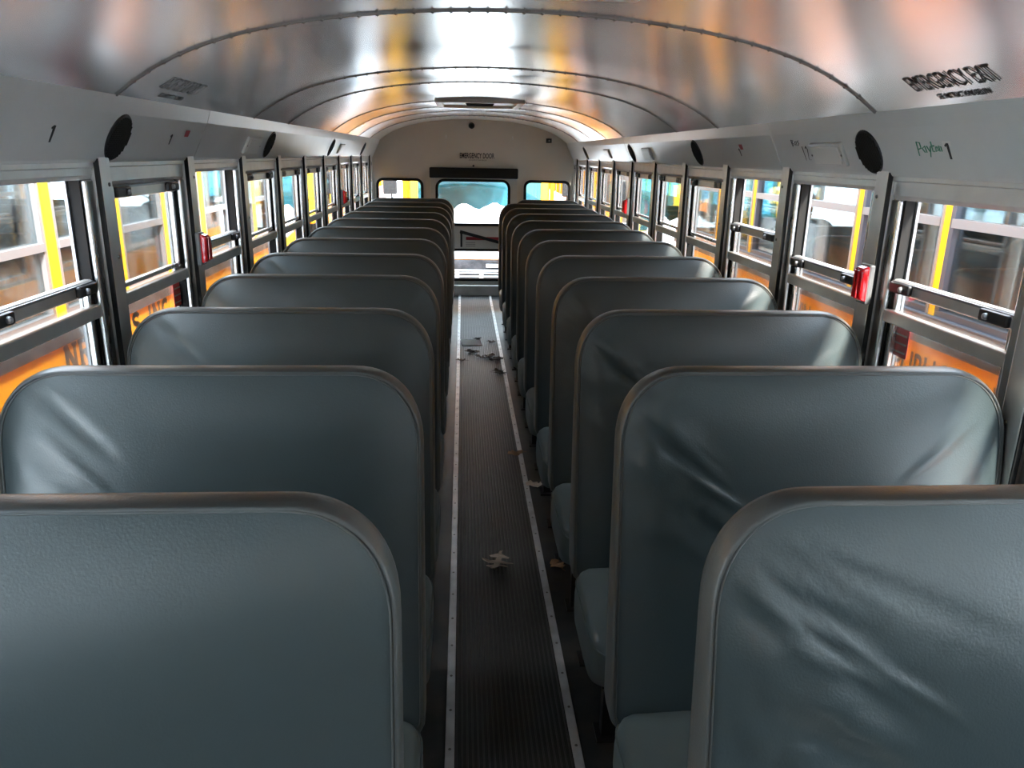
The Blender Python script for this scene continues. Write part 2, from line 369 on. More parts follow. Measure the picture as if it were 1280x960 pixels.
# side walls, header panels, pillars, windows ----------------------------------
OPEN = {(-1, 5): 0.262, (-1, 7): 0.262, (1, 5): 0.222, (1, 6): 0.262, (1, 7): 0.198}   # sash drop by side and window index
SIDE = {-1: 'left', 1: 'right'}
win_no = 0
KMIN, KMAX = -6, 9                   # pillars
pil_y = [PC0+PITCHW*k for k in range(KMIN, KMAX+1)]
def make_window(s, i, y0, y1, detail=True):
    """one window unit between two pillars; i counts windows from the front pillar"""
    global win_no
    win_no += 1
    ym = (y0+y1)/2
    wn = empty('window_%d' % win_no, (s*(W2+.04), ym, ZSILL)); tag(wn, kind='structure')
    X = lambda d: s*(W2+d)
    drop = OPEN.get((s, i), 0.0)
    wn['label'] = '%s split window, number %d from the rear wall, facing the %s bus' % ('half open' if drop > .1 else 'closed', 16-i if i < 15 else 1, 'NRT' if s < 0 else 'public schools')
    wn['category'] = 'window'
    deep = 0.0 if drop > .1 and (s, i) != (1, 5) else 0.020
    # header: stepped pressed panel
    hd = MB().prism([(X(0), ZH+.03), (X(0.0), ZH-.012), (X(.008), ZH-.015), (X(.008), ZOPEN-deep+.012), (X(.016), ZOPEN-deep), (X(.06), ZOPEN-deep), (X(.06), ZH+.03)], 1, y0, y1).build('header', 'pillar', wn)
    for a, b, yy in ((y0, y0+.045, y0+.045), (y1-.045, y1, y1-.045)):
        j = MB().box(X(.006), X(.06), a, b, ZSILL, ZOPEN-deep).build('jamb', 'alu', wn, bev=.005)
        g0, g1 = (yy, yy+.010) if yy < ym else (yy-.010, yy)
        MB().box(X(.020), X(.05), g0, g1, ZSILL, ZOPEN-deep).build('gasket', 'rubber', j)
        g0, g1 = (yy+.010, yy+.020) if yy < ym else (yy-.020, yy-.010)
        MB().box(X(.050), X(.058), g0, g1, ZSILL, ZOPEN-deep).build('channel', 'busframe', j)
    a, b = y0+.055, y1-.055
    MB().box(X(.006), X(.060), y0+.045, y1-.045, ZSILL, ZSILL+.035).build('sill_rail', 'alu', wn, bev=.004)
    MB().box(X(.010), X(.034), a-.01, b+.01, ZMID-.020, ZMID+.018).build('meeting_rail', 'pillar', wn, bev=.004)
    MB().box(X(.044), X(.048), a, b, ZSILL+.03, ZMID+.01).build('lower_pane', 'glass_low', wn)
    # sliding upper sash
    zt = ZOPEN-deep-drop; zb = zt-0.335+deep
    sa = MB().prism([(X(.018), zt-.008), (X(.018), zt-.036), (X(.024), zt-.040), (X(.042), zt-.040), (X(.042), zt), (X(.024), zt)], 1, a, b).build('sash_top_rail', 'pillar', wn, bev=.002)
    MB().box(X(.016), X(.024), a, b, zt-.010, zt-.004).build('bright_lip', 'busframe', sa)
    MB().box(X(.026), X(.042), a, b, zb+.012, zb+.028).build('sash_bottom_rail', 'alu', wn, bev=.003)
    for q in ((a, a+.022), (b-.022, b)): MB().box(X(.026), X(.042), *q, zb+.028, zt-.040).build('sash_stile', 'alu', wn, bev=.003)
    MB().box(X(.033), X(.037), a+.018, b-.018, zb+.02, zt-.03).build('upper_pane', 'glass', wn)
    for q in (a+.055, b-.055):
        la = MB().box(X(.004), X(.020), q-.050, q+.050, zt-.036, zt-.006).build('latch', 'black', sa, bev=.005)
        MB().disc((X(.004), q+(.018 if q < ym else -.018), zt-.021), (0, 1, 0), (0, 0, 1) if s < 0 else (0, 0, -1), .009, .008, 10, dome=.002).build('latch_button', 'busframe', sa, smooth=True)
    return wn
for s in (-1, 1):
    X = lambda d: s*(W2+d)
    wl = MB().box(X(0), X(.065), YF, YB, -.02, ZSILL).box(X(.01), X(.065), YF, YB, ZH+.02, 1.78).build('wall_'+SIDE[s], 'wall')
    tag(wl, 'grey metal side wall beside the %s bus' % ('NRT' if s < 0 else 'public schools'), 'wall', kind='structure')
    MB().box(X(.065), X(.075), YF, YB, -.5, ZSILL-.02).box(X(.065), X(.075), YF, YB, ZH+.03, 1.8).build('outer_skin', 'yellow', wl)
    p0 = None
    for k, yc in enumerate(pil_y):
        if p0 is None:
            p0 = MB().box(X(-.012), X(.065), yc-.036, yc+.036, ZSILL-.02, ZH+.02).build('pillar', 'pillar', wl, bev=.006)
            g = MB().box(X(-.013), X(.0), yc-.040, yc-.036, ZSILL, ZH+.01).build('pillar_gap', 'rubber', p0)
            sr = [MB().disc((X(-.012), yc+dy, z), (0, 1, 0), (0, 0, 1) if s < 0 else (0, 0, -1), .006, .003, 8, dome=.001).build('screw', 'seam', p0) for z in (ZH-.06, 1.28, 1.02, .9) for dy in (.012,)]
        else:
            c = copy_tree(p0, wl, (0, yc-pil_y[0], 0))
    for i in range(len(pil_y)-1):
        make_window(s, i, pil_y[i]+.038, pil_y[i+1]-.038)
    make_window(s, 15, pil_y[-1]+.038, YB-.012)

# header housings above the windows (speaker and lamp panels)
PA, PB, PCc = (1.112, 1.543), (1.046, 1.668), (1.030, 1.716)
trim_no = 0
def housing_frame(s, y, t=0.5):
    """point on the slanted housing face with its axes: along the bus, up the face, inward normal"""
    o = Vector((s*(PA[0]+(PB[0]-PA[0])*t), y, PA[1]+(PB[1]-PA[1])*t))
    up = Vector((s*(PB[0]-PA[0]), 0, PB[1]-PA[1])).normalized()
    al = Vector((0, -s, 0))                 # reading direction seen from the aisle
    return o, al, up, al.cross(up).normalized()
for s in (-1, 1):
    for a, b in ((YF, 0.25), (0.25, 2.985), (2.985, 5.74), (5.74, YB-.004)):
        trim_no += 1
        poly = [(s*1.175, 1.78), (s*1.175, PA[1]+.004), (s*(PA[0]+.01), PA[1]-.004), (s*PA[0], PA[1]-.004), (s*(PA[0]-.006), PA[1]+.004), (s*(PB[0]+.004), PB[1]-.008), (s*PB[0], PB[1]), (s*PCc[0], PCc[1]), (s*1.05, 1.735)]
        o = MB().prism(poly, 1, a+.0015, b-.0015).build('trim_%d' % trim_no, 'panel', bev=.003)
        tag(o, 'grey painted housing panel above the %s side windows, section %d from the rear wall' % ('NRT' if s < 0 else 'public schools', 4-((trim_no-1) % 4)), 'panel', kind='structure')

def nm(s): return 'NRT' if s < 0 else 'public schools'
ORD = ['first', 'second', 'third', 'fourth', 'fifth', 'sixth', 'seventh', 'eighth', 'ninth', 'tenth', 'eleventh', 'twelfth']
for s in (-1, 1):
    for i, y in enumerate((7.72, 5.88 if s < 0 else 5.60, 4.02, 2.29)):
        o, al, up, n = housing_frame(s, y, 0.50)
        sp = empty('speaker', o); tag(sp, 'round black speaker above the %s side windows, %s from the rear wall' % (nm(s), ORD[i]), 'speaker', 'speakers in the housing panels')
        MB().disc(o-n*.002, al, up, .072, .006, 32).build('rim', 'black', sp)
        g = MB()
        for q in range(-6, 7):
            h = math.sqrt(max(0, .062**2-(q*.0098)**2))
            g.obox(o+al*(q*.0098)+n*.006, al*.0022, up*h, n*.002)
        tag(g.build('grille', 'rubber', sp), kind='stuff')
    for i, y in enumerate(((6.35, 3.70) if s < 0 else (6.55, 5.12, 2.55))):
        o, al, up, n = housing_frame(s, y, 0.47)
        lp = empty('housing_lamp', o); tag(lp, 'white rectangular lamp plate above the %s side windows, %s from the rear wall' % (nm(s), ORD[i]), 'lamp', 'lamp plates in the housing panels')
        MB().obox(o+n*.005, al*.115, up*.040, n*.008).build('plate', 'panel' if s > 0 else 'white', lp, bev=.005)
        MB().obox(o+n*.013, al*.095, up*.030, n*.003).build('lens', 'white', lp, bev=.003)
        for q in (-1, 1): MB().disc(o+n*.0125+al*(q*.105), al, up, .004, .002, 8).build('screw', 'seam', lp)
# number stickers and marks on the housing
def on_housing(s, u, v):
    y = pix(u, v, 0, s*1.078)[1]; return y
def sticker_one(s, u, v, lab, h=.042):
    y = on_housing(s, u, v); o, al, up, n = housing_frame(s, y, .52)
    st = empty('number_sticker', o); tag(st, lab, 'sticker', 'number stickers')
    MB().obox(o+n*.0008, al*.017, up*(h*.62), n*.0006).build('backing', 'sticker' if s > 0 else 'panel', st)
    dg = MB(); dg.obox(o+n*.002+al*.003, al*.0042, up*(h*.5), n*.0006)
    dg.obox(o+n*.002-al*.003+up*(h*.40), (al*.0050+up*.0030), (up*.0022-al*.0014), n*.0006)
    dg.build('digit', 'ink', st)
sticker_one(-1, 63, 166, 'black number 1 on the NRT side housing before the first speaker')
sticker_one(-1, 212, 174, 'black number 1 on the NRT side housing beside a red mark', .034)
sticker_one(1, 1188, 181, 'white sticker with black number 1 beside the green handwriting')
sticker_one(1, 926, 188, 'small black number 1 on the public schools side housing under a red mark', .034)
for s, u, v, lab in ((-1, 229, 164, 'small red faded decal on the NRT side housing'), (1, 930, 181, 'small dark red decal on the public schools side housing')):
    o, al, up, n = housing_frame(s, on_housing(s, u, v), .68)
    tag(MB().obox(o+n*.0008, al*.020, up*.013, n*.0006).build('faded_decal', 'red_ink'), lab, 'decal')
# handwriting
def scribble(name, s, y, t, pts, r, mt, lab, sx, sy):
    o, al, up, n = housing_frame(s, y, t)
    mb = MB()
    for st in pts: mb.tube([o+al*(p[0]*sx)+up*(p[1]*sy)+n*.0012 for p in st], r, 5)
    return tag(mb.build(name, mt), lab, 'handwriting')
scribble('handwriting', 1, on_housing(1, 1167, 173)-.0, .56, [
    [(-1, -.6), (-.95, .7), (-.7, .6), (-.7, .1), (-.95, 0)], [(-.45, -.3), (-.6, .1), (-.35, .3), (-.3, -.3)], [(-.2, .3), (-.05, -.2), (.1, .3), (-.1, -.7)],
    [(.2, .7), (.2, -.2), (.35, -.2)], [(.15, .3), (.4, .3)], [(.5, .2), (.45, -.2), (.65, -.1), (.6, .2), (.5, .2)], [(.75, -.2), (.75, .3), (.9, .2), (.9, -.2)]], .0022, 'green_ink', 'green marker handwriting on the public schools side housing', .055, .030)
scribble('handwriting', 1, on_housing(1, 1001, 172), .76, [
    [(-1, -1), (-1, 1), (-.5, .8), (-.9, .1), (-.4, -.4), (-1, -1)], [(-.1, .6), (-.1, -.7), (.25, -.7), (.3, .6)], [(1, .7), (.6, .5), (.95, -.2), (.6, -.8)]], .0016, 'ink', 'black handwritten word BUS above the number 12', .030, .012)
scribble('handwriting', 1, on_housing(1, 1009, 187), .48, [[(-.8, -1), (-.8, 1)], [(0, .7), (.3, 1), (.6, .6), (.1, -.9), (.8, -.9)]], .0020, 'ink', 'black handwritten number 12 beside the lamp plate', .026, .026)
# stencilled lettering on the ceiling edge
def ceil_frame(s, y, x, h):
    """chord frame on the domed ceiling edge: reading direction, up the dome"""
    z = zceil(x); x2 = x-h*.86; up = Vector((-s*(x-x2), 0, zceil(x2)-z)).normalized(); al = Vector((0, -s, 0)); n = al.cross(up).normalized()
    return Vector((s*x, y, z))+n*.0014, al, up
for s, ya, yb, mt in ((1, 1.923, 1.612, 'ink'), (-1, 2.385, 2.68, 'faded')):
    o, al, up = ceil_frame(s, ya, .985, .054)
    t = text('stencil_lettering', 'EMERGENCY EXIT', .054, abs(yb-ya), .0008, mt, (o, al, up), bold=0); tag(t, 'stencilled words EMERGENCY EXIT on the ceiling edge on the %s side' % nm(s), 'lettering')
    o, al, up = ceil_frame(s, ya-s*.055, 1.013, .017)
    t = text('stencil_lettering', 'SEE INSTRUCTIONS BELOW', .017, .19, .0008, mt, (o, al, up)); tag(t, 'small stencilled line SEE INSTRUCTIONS BELOW on the ceiling edge on the %s side' % nm(s), 'lettering')

# red exit release handles on the pillars
for s, ys in ((-1, (pil_y[7], pil_y[12])), (1, (pil_y[6], pil_y[11]))):
    for i, y in enumerate(ys[::-1]):
        x = s*(W2-.012); yy = y-.020
        e = empty('exit_release', (x, yy, 1.165)); tag(e, 'red exit release cover on the %s side pillar, %s from the rear wall' % (nm(s), ORD[i]), 'release handle', 'red exit release covers')
        MB().box(x, x-s*.020, yy-.026, yy+.034, 1.165, 1.285).build('base', 'greybox', e, bev=.006)
        c = MB().prism([(x-s*.018, 1.172), (x-s*.040, 1.180), (x-s*.044, 1.272), (x-s*.018, 1.282)], 1, yy-.030, yy+.020).build('cover', 'red', e, bev=.008, seg=3)
        MB().box(x-s*.041, x-s*.048, yy-.016, yy-.008, 1.185, 1.268).build('rib', 'red', c, bev=.002)
        MB().box(x-s*.041, x-s*.048, yy+.002, yy+.010, 1.185, 1.268).build('rib', 'red', c, bev=.002)
# red decals on the glass below
for s, y, lab in ((-1, pil_y[7]-.115, 'red exit decal stuck on the lower pane facing the NRT bus'), (1, pil_y[6]-.135, 'red exit decal stuck on the lower pane facing the public schools bus')):
    e = empty('window_decal', (s*(W2+.043), y, 1.03)); tag(e, lab, 'decal')
    X = lambda d: s*(W2+d)
    MB().box(X(.0425), X(.0435), y-.045, y+.045, 1.03, 1.115).build('film', 'redsticker', e)
    for q in range(3): MB().box(X(.0418), X(.0426), y-.036, y+.036, 1.042+q*.025, 1.047+q*.025).build('printed_line', 'sticker', e)

# ------------------------------------------------------------------ rear wall and emergency door
YR = YB
fr = (Vector((0, YR, 0)), Vector((1, 0, 0)), Vector((0, 0, 1)))      # normal points to -Y, thickness towards the front
frb = (Vector((0, YR+.05, 0)), Vector((1, 0, 0)), Vector((0, 0, 1)))
outer = [(-1.18, 0), (1.18, 0), (1.18, 1.72), (1.04, 1.725)] + [(x, zceil(x)+.012) for x in XS[::-1]] + [(-1.04, 1.725), (-1.18, 1.72)]
DX0, DX1, DZ0, DZ1 = -0.485, 0.492, 0.10, 1.318
wL, wR = rrect(-1.078, -.570, .86, 1.300, .07), rrect(.572, 1.090, .86, 1.300, .07)
wb = plate('wall_back', [outer, rrect(DX0, DX1, DZ0, DZ1, .02, 2), wL, wR], .05, 'rear', frb)
tag(wb, 'beige painted rear wall with arched top around the emergency door', 'wall', kind='structure')
for lp, xx in ((wL, (-1.078, -.570)), (wR, (.572, 1.090))):
    win_no += 1
    wn = empty('window_%d' % win_no, ((xx[0]+xx[1])/2, YR, .86)); tag(wn, 'small rounded rear window with black gasket on the %s side' % ('NRT' if xx[0] < 0 else 'public schools'), 'window', kind='structure')
    inner = rrect(xx[0]+.022, xx[1]-.022, .882, 1.278, .05); outr = rrect(xx[0]-.008, xx[1]+.008, .852, 1.308, .078)
    plate('gasket', [outr, inner], .030, 'rubber', (Vector((0, YR+.008, 0)), (1, 0, 0), (0, 0, 1)), wn, bev=.004)
    plate('pane', [rrect(xx[0]+.01, xx[1]-.01, .87, 1.29, .06)], .005, 'glass', (Vector((0, YR+.025, 0)), (1, 0, 0), (0, 0, 1)), wn)
MB().box(-1.11, DX0-.01, YR-.006, YR+.002, 1.345, 1.352).build('seam_ridge', 'rear', wb); MB().box(DX1+.01, 1.11, YR-.006, YR+.002, 1.345, 1.352).build('seam_ridge', 'rear', wb)
dr = empty('door_1', (0, YR+.02, DZ0)); tag(dr, 'beige rear emergency door with a large upper and lower window', 'door', kind='structure')
up_o = rrect(-.415, .400, .805, 1.295, .085); lo_o = rrect(-.395, .385, .175, .520, .06)
plate('door_leaf', [rrect(DX0+.0015, DX1-.0015, DZ0+.002, DZ1-.0015, .02, 2), up_o, lo_o], .04, 'panel', (Vector((0, YR+.045, 0)), (1, 0, 0), (0, 0, 1)), dr)
for (x0, x1, z0, z1, r) in ((-.415, .400, .805, 1.295, .085), (-.395, .385, .175, .520, .06)):
    g = plate('gasket', [rrect(x0-.014, x1+.014, z0-.014, z1+.014, r+.014), rrect(x0+.016, x1-.016, z0+.016, z1-.016, r-.016)], .026, 'rubber', (Vector((0, YR+.018, 0)), (1, 0, 0), (0, 0, 1)), dr, bev=.004)
    plate('pane', [rrect(x0+.005, x1-.005, z0+.005, z1-.005, r-.005)], .005, 'glass', (Vector((0, YR+.025, 0)), (1, 0, 0), (0, 0, 1)), dr)
hd = MB().box(-.150, -.128, YR-.035, YR-.020, .555, .735).build('door_handle', 'black', dr, bev=.005)
MB().obox((.13, YR-.030, .655), Vector((.285, 0, -.075)), Vector((.004, 0, .017)), (0, .007, 0)).build('release_bar', 'black', dr, bev=.003)
for q in (-.139, .38): MB().box(q-.014, q+.014, YR-.035, YR+.006, .70 if q < 0 else .565, .735 if q < 0 else .60).build('bar_mount', 'black', dr, bev=.003)
MB().box(-.085, .36, YR+.0035, YR+.006, .632, .668).build('red_notice', 'red_ink', dr)
for q in (.600, .580, .560): MB().box(-.09, .02, YR+.0035, YR+.006, q, q+.007).build('printed_line', 'faded', dr)
# padded header bar above the door
pd = MB().box(-.492, .495, YR-.085, YR-.001, 1.318, 1.430).build('header_pad', 'rubber', bev=.012); tag(pd, 'black padded header bar above the emergency door', 'pad')
e = text('stencil_lettering', 'EMERGENCY DOOR', .058, .385, .001, 'ink', (Vector((-.155, YR-.001, 1.532)), (1, 0, 0), (0, 0, 1)), bold=.02); tag(e, 'black stencilled words EMERGENCY DOOR on the beige rear wall', 'lettering')
e = text('stencil_lettering', 'SEE INSTRUCTIONS BELOW', .014, .20, .001, 'ink', (Vector((-.055, YR-.001, 1.506)), (1, 0, 0), (0, 0, 1))); tag(e, 'small black stencilled line SEE INSTRUCTIONS BELOW on the rear wall', 'lettering')
for (x, z, r, nme, lab, ct) in ((-.025, 1.877, .034, 'rear_speaker', 'round black speaker at the top of the rear wall', 'speaker'), (-.003, 1.452, .012, 'door_buzzer', 'small black round buzzer above the padded header bar', 'buzzer')):
    e = empty(nme, (x, YR, z)); tag(e, lab, ct)
    MB().disc((x, YR, z), (1, 0, 0), (0, 0, 1), r, .008, 20).build('rim', 'black', e)
    MB().disc((x, YR-.008, z), (1, 0, 0), (0, 0, 1), r*.7, .004, 16, dome=.004).build('cone', 'rubber', e, smooth=True)
e = empty('junction_box', (.834, YR, 1.734)); tag(e, 'small black square box with a white dot on the rear wall', 'box')
MB().box(.803, .865, YR-.022, YR-.0005, 1.710, 1.758).build('case', 'black', e, bev=.004); MB().disc((.836, YR-.022, 1.734), (1, 0, 0), (0, 0, 1), .007, .003, 10).build('button', 'white', e)
for x, sd_ in ((-.305, 'NRT'), (.430, 'public schools')):
    e = empty('coat_hook', (x, YR, 1.75)); tag(e, 'small metal hook on the rear wall on the %s side' % sd_, 'hook', 'hooks on the rear wall')
    MB().box(x-.006, x+.006, YR-.004, YR-.0005, 1.735, 1.775).build('plate', 'pillar', e)
    MB().tube([(x, YR-.004, 1.765), (x, YR-.022, 1.757), (x, YR-.024, 1.742), (x, YR-.018, 1.735)], .0035, 6).build('hook', 'pillar', e, smooth=True)
# front bulkhead behind the photographer, windscreen made smaller to dim the front seats
wf = plate('wall_front', [[(-1.18, 0), (1.18, 0), (1.18, 1.9), (-1.18, 1.9)], rrect(-.9, .9, 1.05, 1.52, .08)], .05, 'panel', (Vector((0, YF, 0)), (1, 0, 0), (0, 0, 1)))
tag(wf, 'grey front bulkhead around the windscreen', 'wall', kind='structure')
plate('pane', [rrect(-.9, .9, 1.05, 1.52, .08)], .005, 'glass', (Vector((0, YF-.02, 0)), (1, 0, 0), (0, 0, 1)), wf)

# ------------------------------------------------------------------ bench seats
SW, ZT, ZB = 0.885, 1.138, 0.30         # width, top, lower edge of the back
REC = 0.15                              # recline as run over rise
def back_outline(n=120):
    """loop of (x, z): straight sides, generous top corners, small lower corners; x runs from the aisle to the wall"""
    pts = []
    def corner(cx, cz, rx, rz, a0, a1, k):
        for i in range(k+1):
            t = math.radians(a0+(a1-a0)*i/k); c, s_ = math.cos(t), math.sin(t)
            e = 0.88
            pts.append((cx+rx*math.copysign(abs(c)**e, c), cz+rz*math.copysign(abs(s_)**e, s_)))
    corner(SW-.15, ZT-.17, .15, .17, 0, 90, 14); 
    for i in range(1, 14): pts.append((SW-.15-(SW-.30)*i/14, ZT))
    corner(.15, ZT-.17, .15, .17, 90, 180, 14)
    for i in range(1, 16): pts.append((0, ZT-.17-(ZT-.17-ZB-.04)*i/16))
    corner(.04, ZB+.04, .04, .04, 180, 270, 5)
    for i in range(1, 14): pts.append((.04+(SW-.08)*i/14, ZB))
    corner(SW-.04, ZB+.04, .04, .04, 270, 360, 5)
    for i in range(1, 16): pts.append((SW, ZB+.04+(ZT-.17-ZB-.04)*i/16))
    return pts
OUT = back_outline(); NO = len(OUT); CX, CZ = SW/2, (ZT+ZB)/2+.03
def yfront(z): return -(ZT-z)*REC
def thick(z): return .052+.060*(ZT-z)/(ZT-ZB)
def creases(rng, strong, aisle=True):
    cs = []
    for i in range(strong):
        x0 = rng.uniform(.03, .16); z0 = ZT-rng.uniform(.05, .34); a = math.radians(rng.uniform(-48, -22))
        if not aisle: x0 = SW-x0; a = math.pi-a
        cs.append((x0, z0, math.cos(a), math.sin(a), rng.uniform(.14, .40), rng.uniform(.007, .014), rng.uniform(.005, .010)*rng.choice((1, 1, -1))))
    return cs
def cdisp(cs, x, z):
    d = 0
    for (x0, z0, ca, sa, L, wd, am) in cs:
        a = (x-x0)*ca+(z-z0)*sa; p = -(x-x0)*sa+(z-z0)*ca
        if -0.05 < a < L: 
            u = max(0, min(1, (a+.05)/(L+.05))); d += am*math.sin(math.pi*u**.6)*math.exp(-(p/wd)**2)
    return d
def seat_meshes(seed, side, strong_a, strong_w):
    """meshes of one bench seat, aisle edge at x = 0, mirrored for the left side; front faces -y"""
    rng = random.Random(seed)
    cs = creases(rng, strong_a, True)+creases(rng, strong_w, False)
    K = 26
    def inset(p, t): return (p[0]+(CX-p[0])*t, p[1]+(CZ-p[1])*t)
    # front cover
    mb = MB(); vs = []; ts = [0.022] + [.022+.978*(i/K)**1.15 for i in range(1, K)]
    lob = [(rng.uniform(.2, .7), rng.uniform(.5, 1.0), rng.uniform(.10, .2), rng.uniform(-.004, .004)) for _ in range(4)]
    for t in ts:
        for p in OUT:
            x, z = inset(p, t); e = 1-t
            crown = .026*(1-e**5)+.006*(1-e)
            d = cdisp(cs, x, z)*min(1, (1-e)*9) + sum(a*math.exp(-((x-a0)**2+(z-b0)**2)/r**2) for a0, b0, r, a in lob)*(1-e**3)
            vs.append((x, yfront(z)-crown-d+.010, z))
    vs.append((CX, yfront(CZ)-.022-cdisp(cs, CX, CZ)-sum(a*math.exp(-((CX-a0)**2+(CZ-b0)**2)/r**2) for a0, b0, r, a in lob), CZ)); fs = []
    for r in range(len(ts)-1):
        for i in range(NO): j = (i+1) % NO; fs.append((r*NO+i, r*NO+j, (r+1)*NO+j, (r+1)*NO+i))
    b = (len(ts)-1)*NO
    for i in range(NO): fs.append((b+i, b+(i+1) % NO, len(vs)-1))
    mb.add(vs, fs); front = mb
    # edge band wrapping from the front seam round to the rear, with the rear panel closed
    band = MB(); vs = []
    prof = [(.022, .010), (.014, .004), (.006, .006), (.0, .018)]       # inset, y offset behind the front plane
    for t, dy in prof:
        for p in OUT:
            x, z = inset(p, t); vs.append((x, yfront(z)+dy-(.004 if t == .014 else 0), z))
    for f_, ins in ((.6, 0), (.9, .004), (1.0, .018)):
        for p in OUT:
            x, z = inset(p, ins); vs.append((x, yfront(z)+.018+(thick(z)-.018)*f_, z))
    R_ = 7; fs = [(r*NO+i, (r+1)*NO+i, (r+1)*NO+(i+1) % NO, r*NO+(i+1) % NO) for r in range(R_-1) for i in range(NO)]
    c0 = len(vs); vs.append((CX, yfront(CZ)+thick(CZ)+.006, CZ))
    fs += [((R_-1)*NO+i, c0, (R_-1)*NO+(i+1) % NO) for i in range(NO)]
    band.add(vs, fs)
    pipe = MB().tube([(inset(p, .024)[0], yfront(inset(p, .024)[1])+.0065, inset(p, .024)[1]) for p in OUT], .0026, 6, closed=True)
    # cushion: rounded pad, front edge rolled down
    yb, yf = yfront(.40)+.03, yfront(.40)-.385
    cu = MB(); n1, n2 = 22, 30; vs = []
    def half(u, v_):
        x = .002+(SW-.004)*(.5+.5*u); y = yb+(yf-yb)*(.5+.5*v_)
        return x, y
    def sgnp(a, q): return math.copysign(abs(a)**q, a)
    rings = []
    for (r, z) in ((.90, .185), (.985, .195), (1.0, .235), (1.0, .285), (.985, .318), (.955, .338), (.90, .350), (.75, .360), (.45, .366), (.0, .368)):
        ring = []
        for i in range(64):
            t = 2*math.pi*i/64; u, v_ = sgnp(math.cos(t), .26), sgnp(math.sin(t), .26)
            x, y = half(u*r if r < .9 else u*(1-(1-r)*.45), v_*r if r < .9 else v_*(1-(1-r)*.9))
            zz = z - (.035*max(0, v_)**3 if z > .25 else 0) + rng.uniform(-.0006, .0006)
            ring.append((x, y, zz))
        rings.append(ring)
    vs = [p for rg in rings for p in rg]
    fs = [(r*64+i, r*64+(i+1) % 64, (r+1)*64+(i+1) % 64, (r+1)*64+i) for r in range(len(rings)-1) for i in range(64)] + [tuple(range(64))]
    cu.add(vs, fs)
    cpipe = MB().tube([(x, y, z+.002) for x, y, z in [rings[4][i] for i in range(64)]], .003, 6, closed=True)
    leg1 = MB().box(.050, .090, yf+.05, yf+.085, .008, .19); leg2 = MB().box(.050, .090, yb-.03, yb+.005, .008, .30)
    foot1 = MB().box(.035, .105, yf+.03, yf+.105, 0, .008); foot2 = MB().box(.035, .105, yb-.05, yb+.025, 0, .008)
    frame = MB().box(.045, SW-.02, yf+.05, yf+.085, .165, .192).box(.045, SW-.02, yb-.03, yb+.005, .165, .192).box(.05, .085, yf+.085, yb-.03, .165, .192)
    out = {}
    for key, mbx, mt, smo in (('backrest', front, 'vinyl', True), ('edge_band', band, 'vinyl_band', True), ('piping', pipe, 'vinyl_band', True), ('cushion', cu, 'cushion', True), ('cushion_piping', cpipe, 'cushion', True),
                              ('leg', leg1, 'blackmetal', False), ('leg2', leg2, 'blackmetal', False), ('foot', foot1, 'blackmetal', False), ('foot2', foot2, 'blackmetal', False), ('frame', frame, 'blackmetal', False)):
        me = bpy.data.meshes.new(key)
        me.from_pydata([(p[0]*side, p[1], p[2]) for p in mbx.v], [], mbx.f)
        bm = bmesh.new(); bm.from_mesh(me); bmesh.ops.remove_doubles(bm, verts=bm.verts, dist=1e-6); bmesh.ops.recalc_face_normals(bm, faces=bm.faces); bm.to_mesh(me); bm.free()
        if key in ('backrest',):      # open sheet: make sure it faces the front
            me.update()
            if me.polygons[len(me.polygons)//2].normal.y > 0: me.flip_normals()
        me.materials.append(M[mt])
        if smo: me.shade_smooth()
        out[key] = me
    return out
VAR = {1: [seat_meshes(11+i, 1, a, b) for i, (a, b) in enumerate(((14, 1), (6, 0), (15, 2), (18, 1)))], -1: [seat_meshes(41+i, -1, a, b) for i, (a, b) in enumerate(((0, 1), (0, 4), (3, 2), (2, 5)))]}
def bench(loc, side, var, lab, group, scale=1.0, lite=False):
    ms = VAR[side][var]; t = empty('bench_seat', loc); tag(t, lab, 'seat', group)
    bk = link('backrest', ms['backrest'], t); link('edge_band', ms['edge_band'], t)
    cu = link('cushion', ms['cushion'], t)
    if not lite:
        link('piping', ms['piping'], bk); link('piping', ms['cushion_piping'], cu)
        for k, f_ in (('leg', 'foot'), ('leg2', 'foot2')):
            lg = link('leg', ms[k], t); link('foot_plate', ms[f_], lg)
        link('seat_frame', ms['frame'], t)
    t.scale.x = scale
    return t
Y0S, SS = 0.920, 0.645
for s in (-1, 1):
    for k in range(12):
        ax = 0.218 if s > 0 else -0.208; sc_ = 1.0
        if s > 0 and k == 11: ax, sc_ = 0.40, 0.80
        var = {1: [3, 0, 0, 2, 1, 1, 2, 1, 0, 1, 1, 1], -1: [0, 1, 1, 2, 1, 0, 3, 2, 0, 3, 2, 1]}[s][k]
        bench((ax, Y0S+SS*k, 0), s, var, 'slate blue vinyl bench seat on the %s side, %s row from the rear wall' % ('NRT bus' if s < 0 else 'public schools', ORD[11-k]), 'bench seats in two columns along the aisle', sc_)

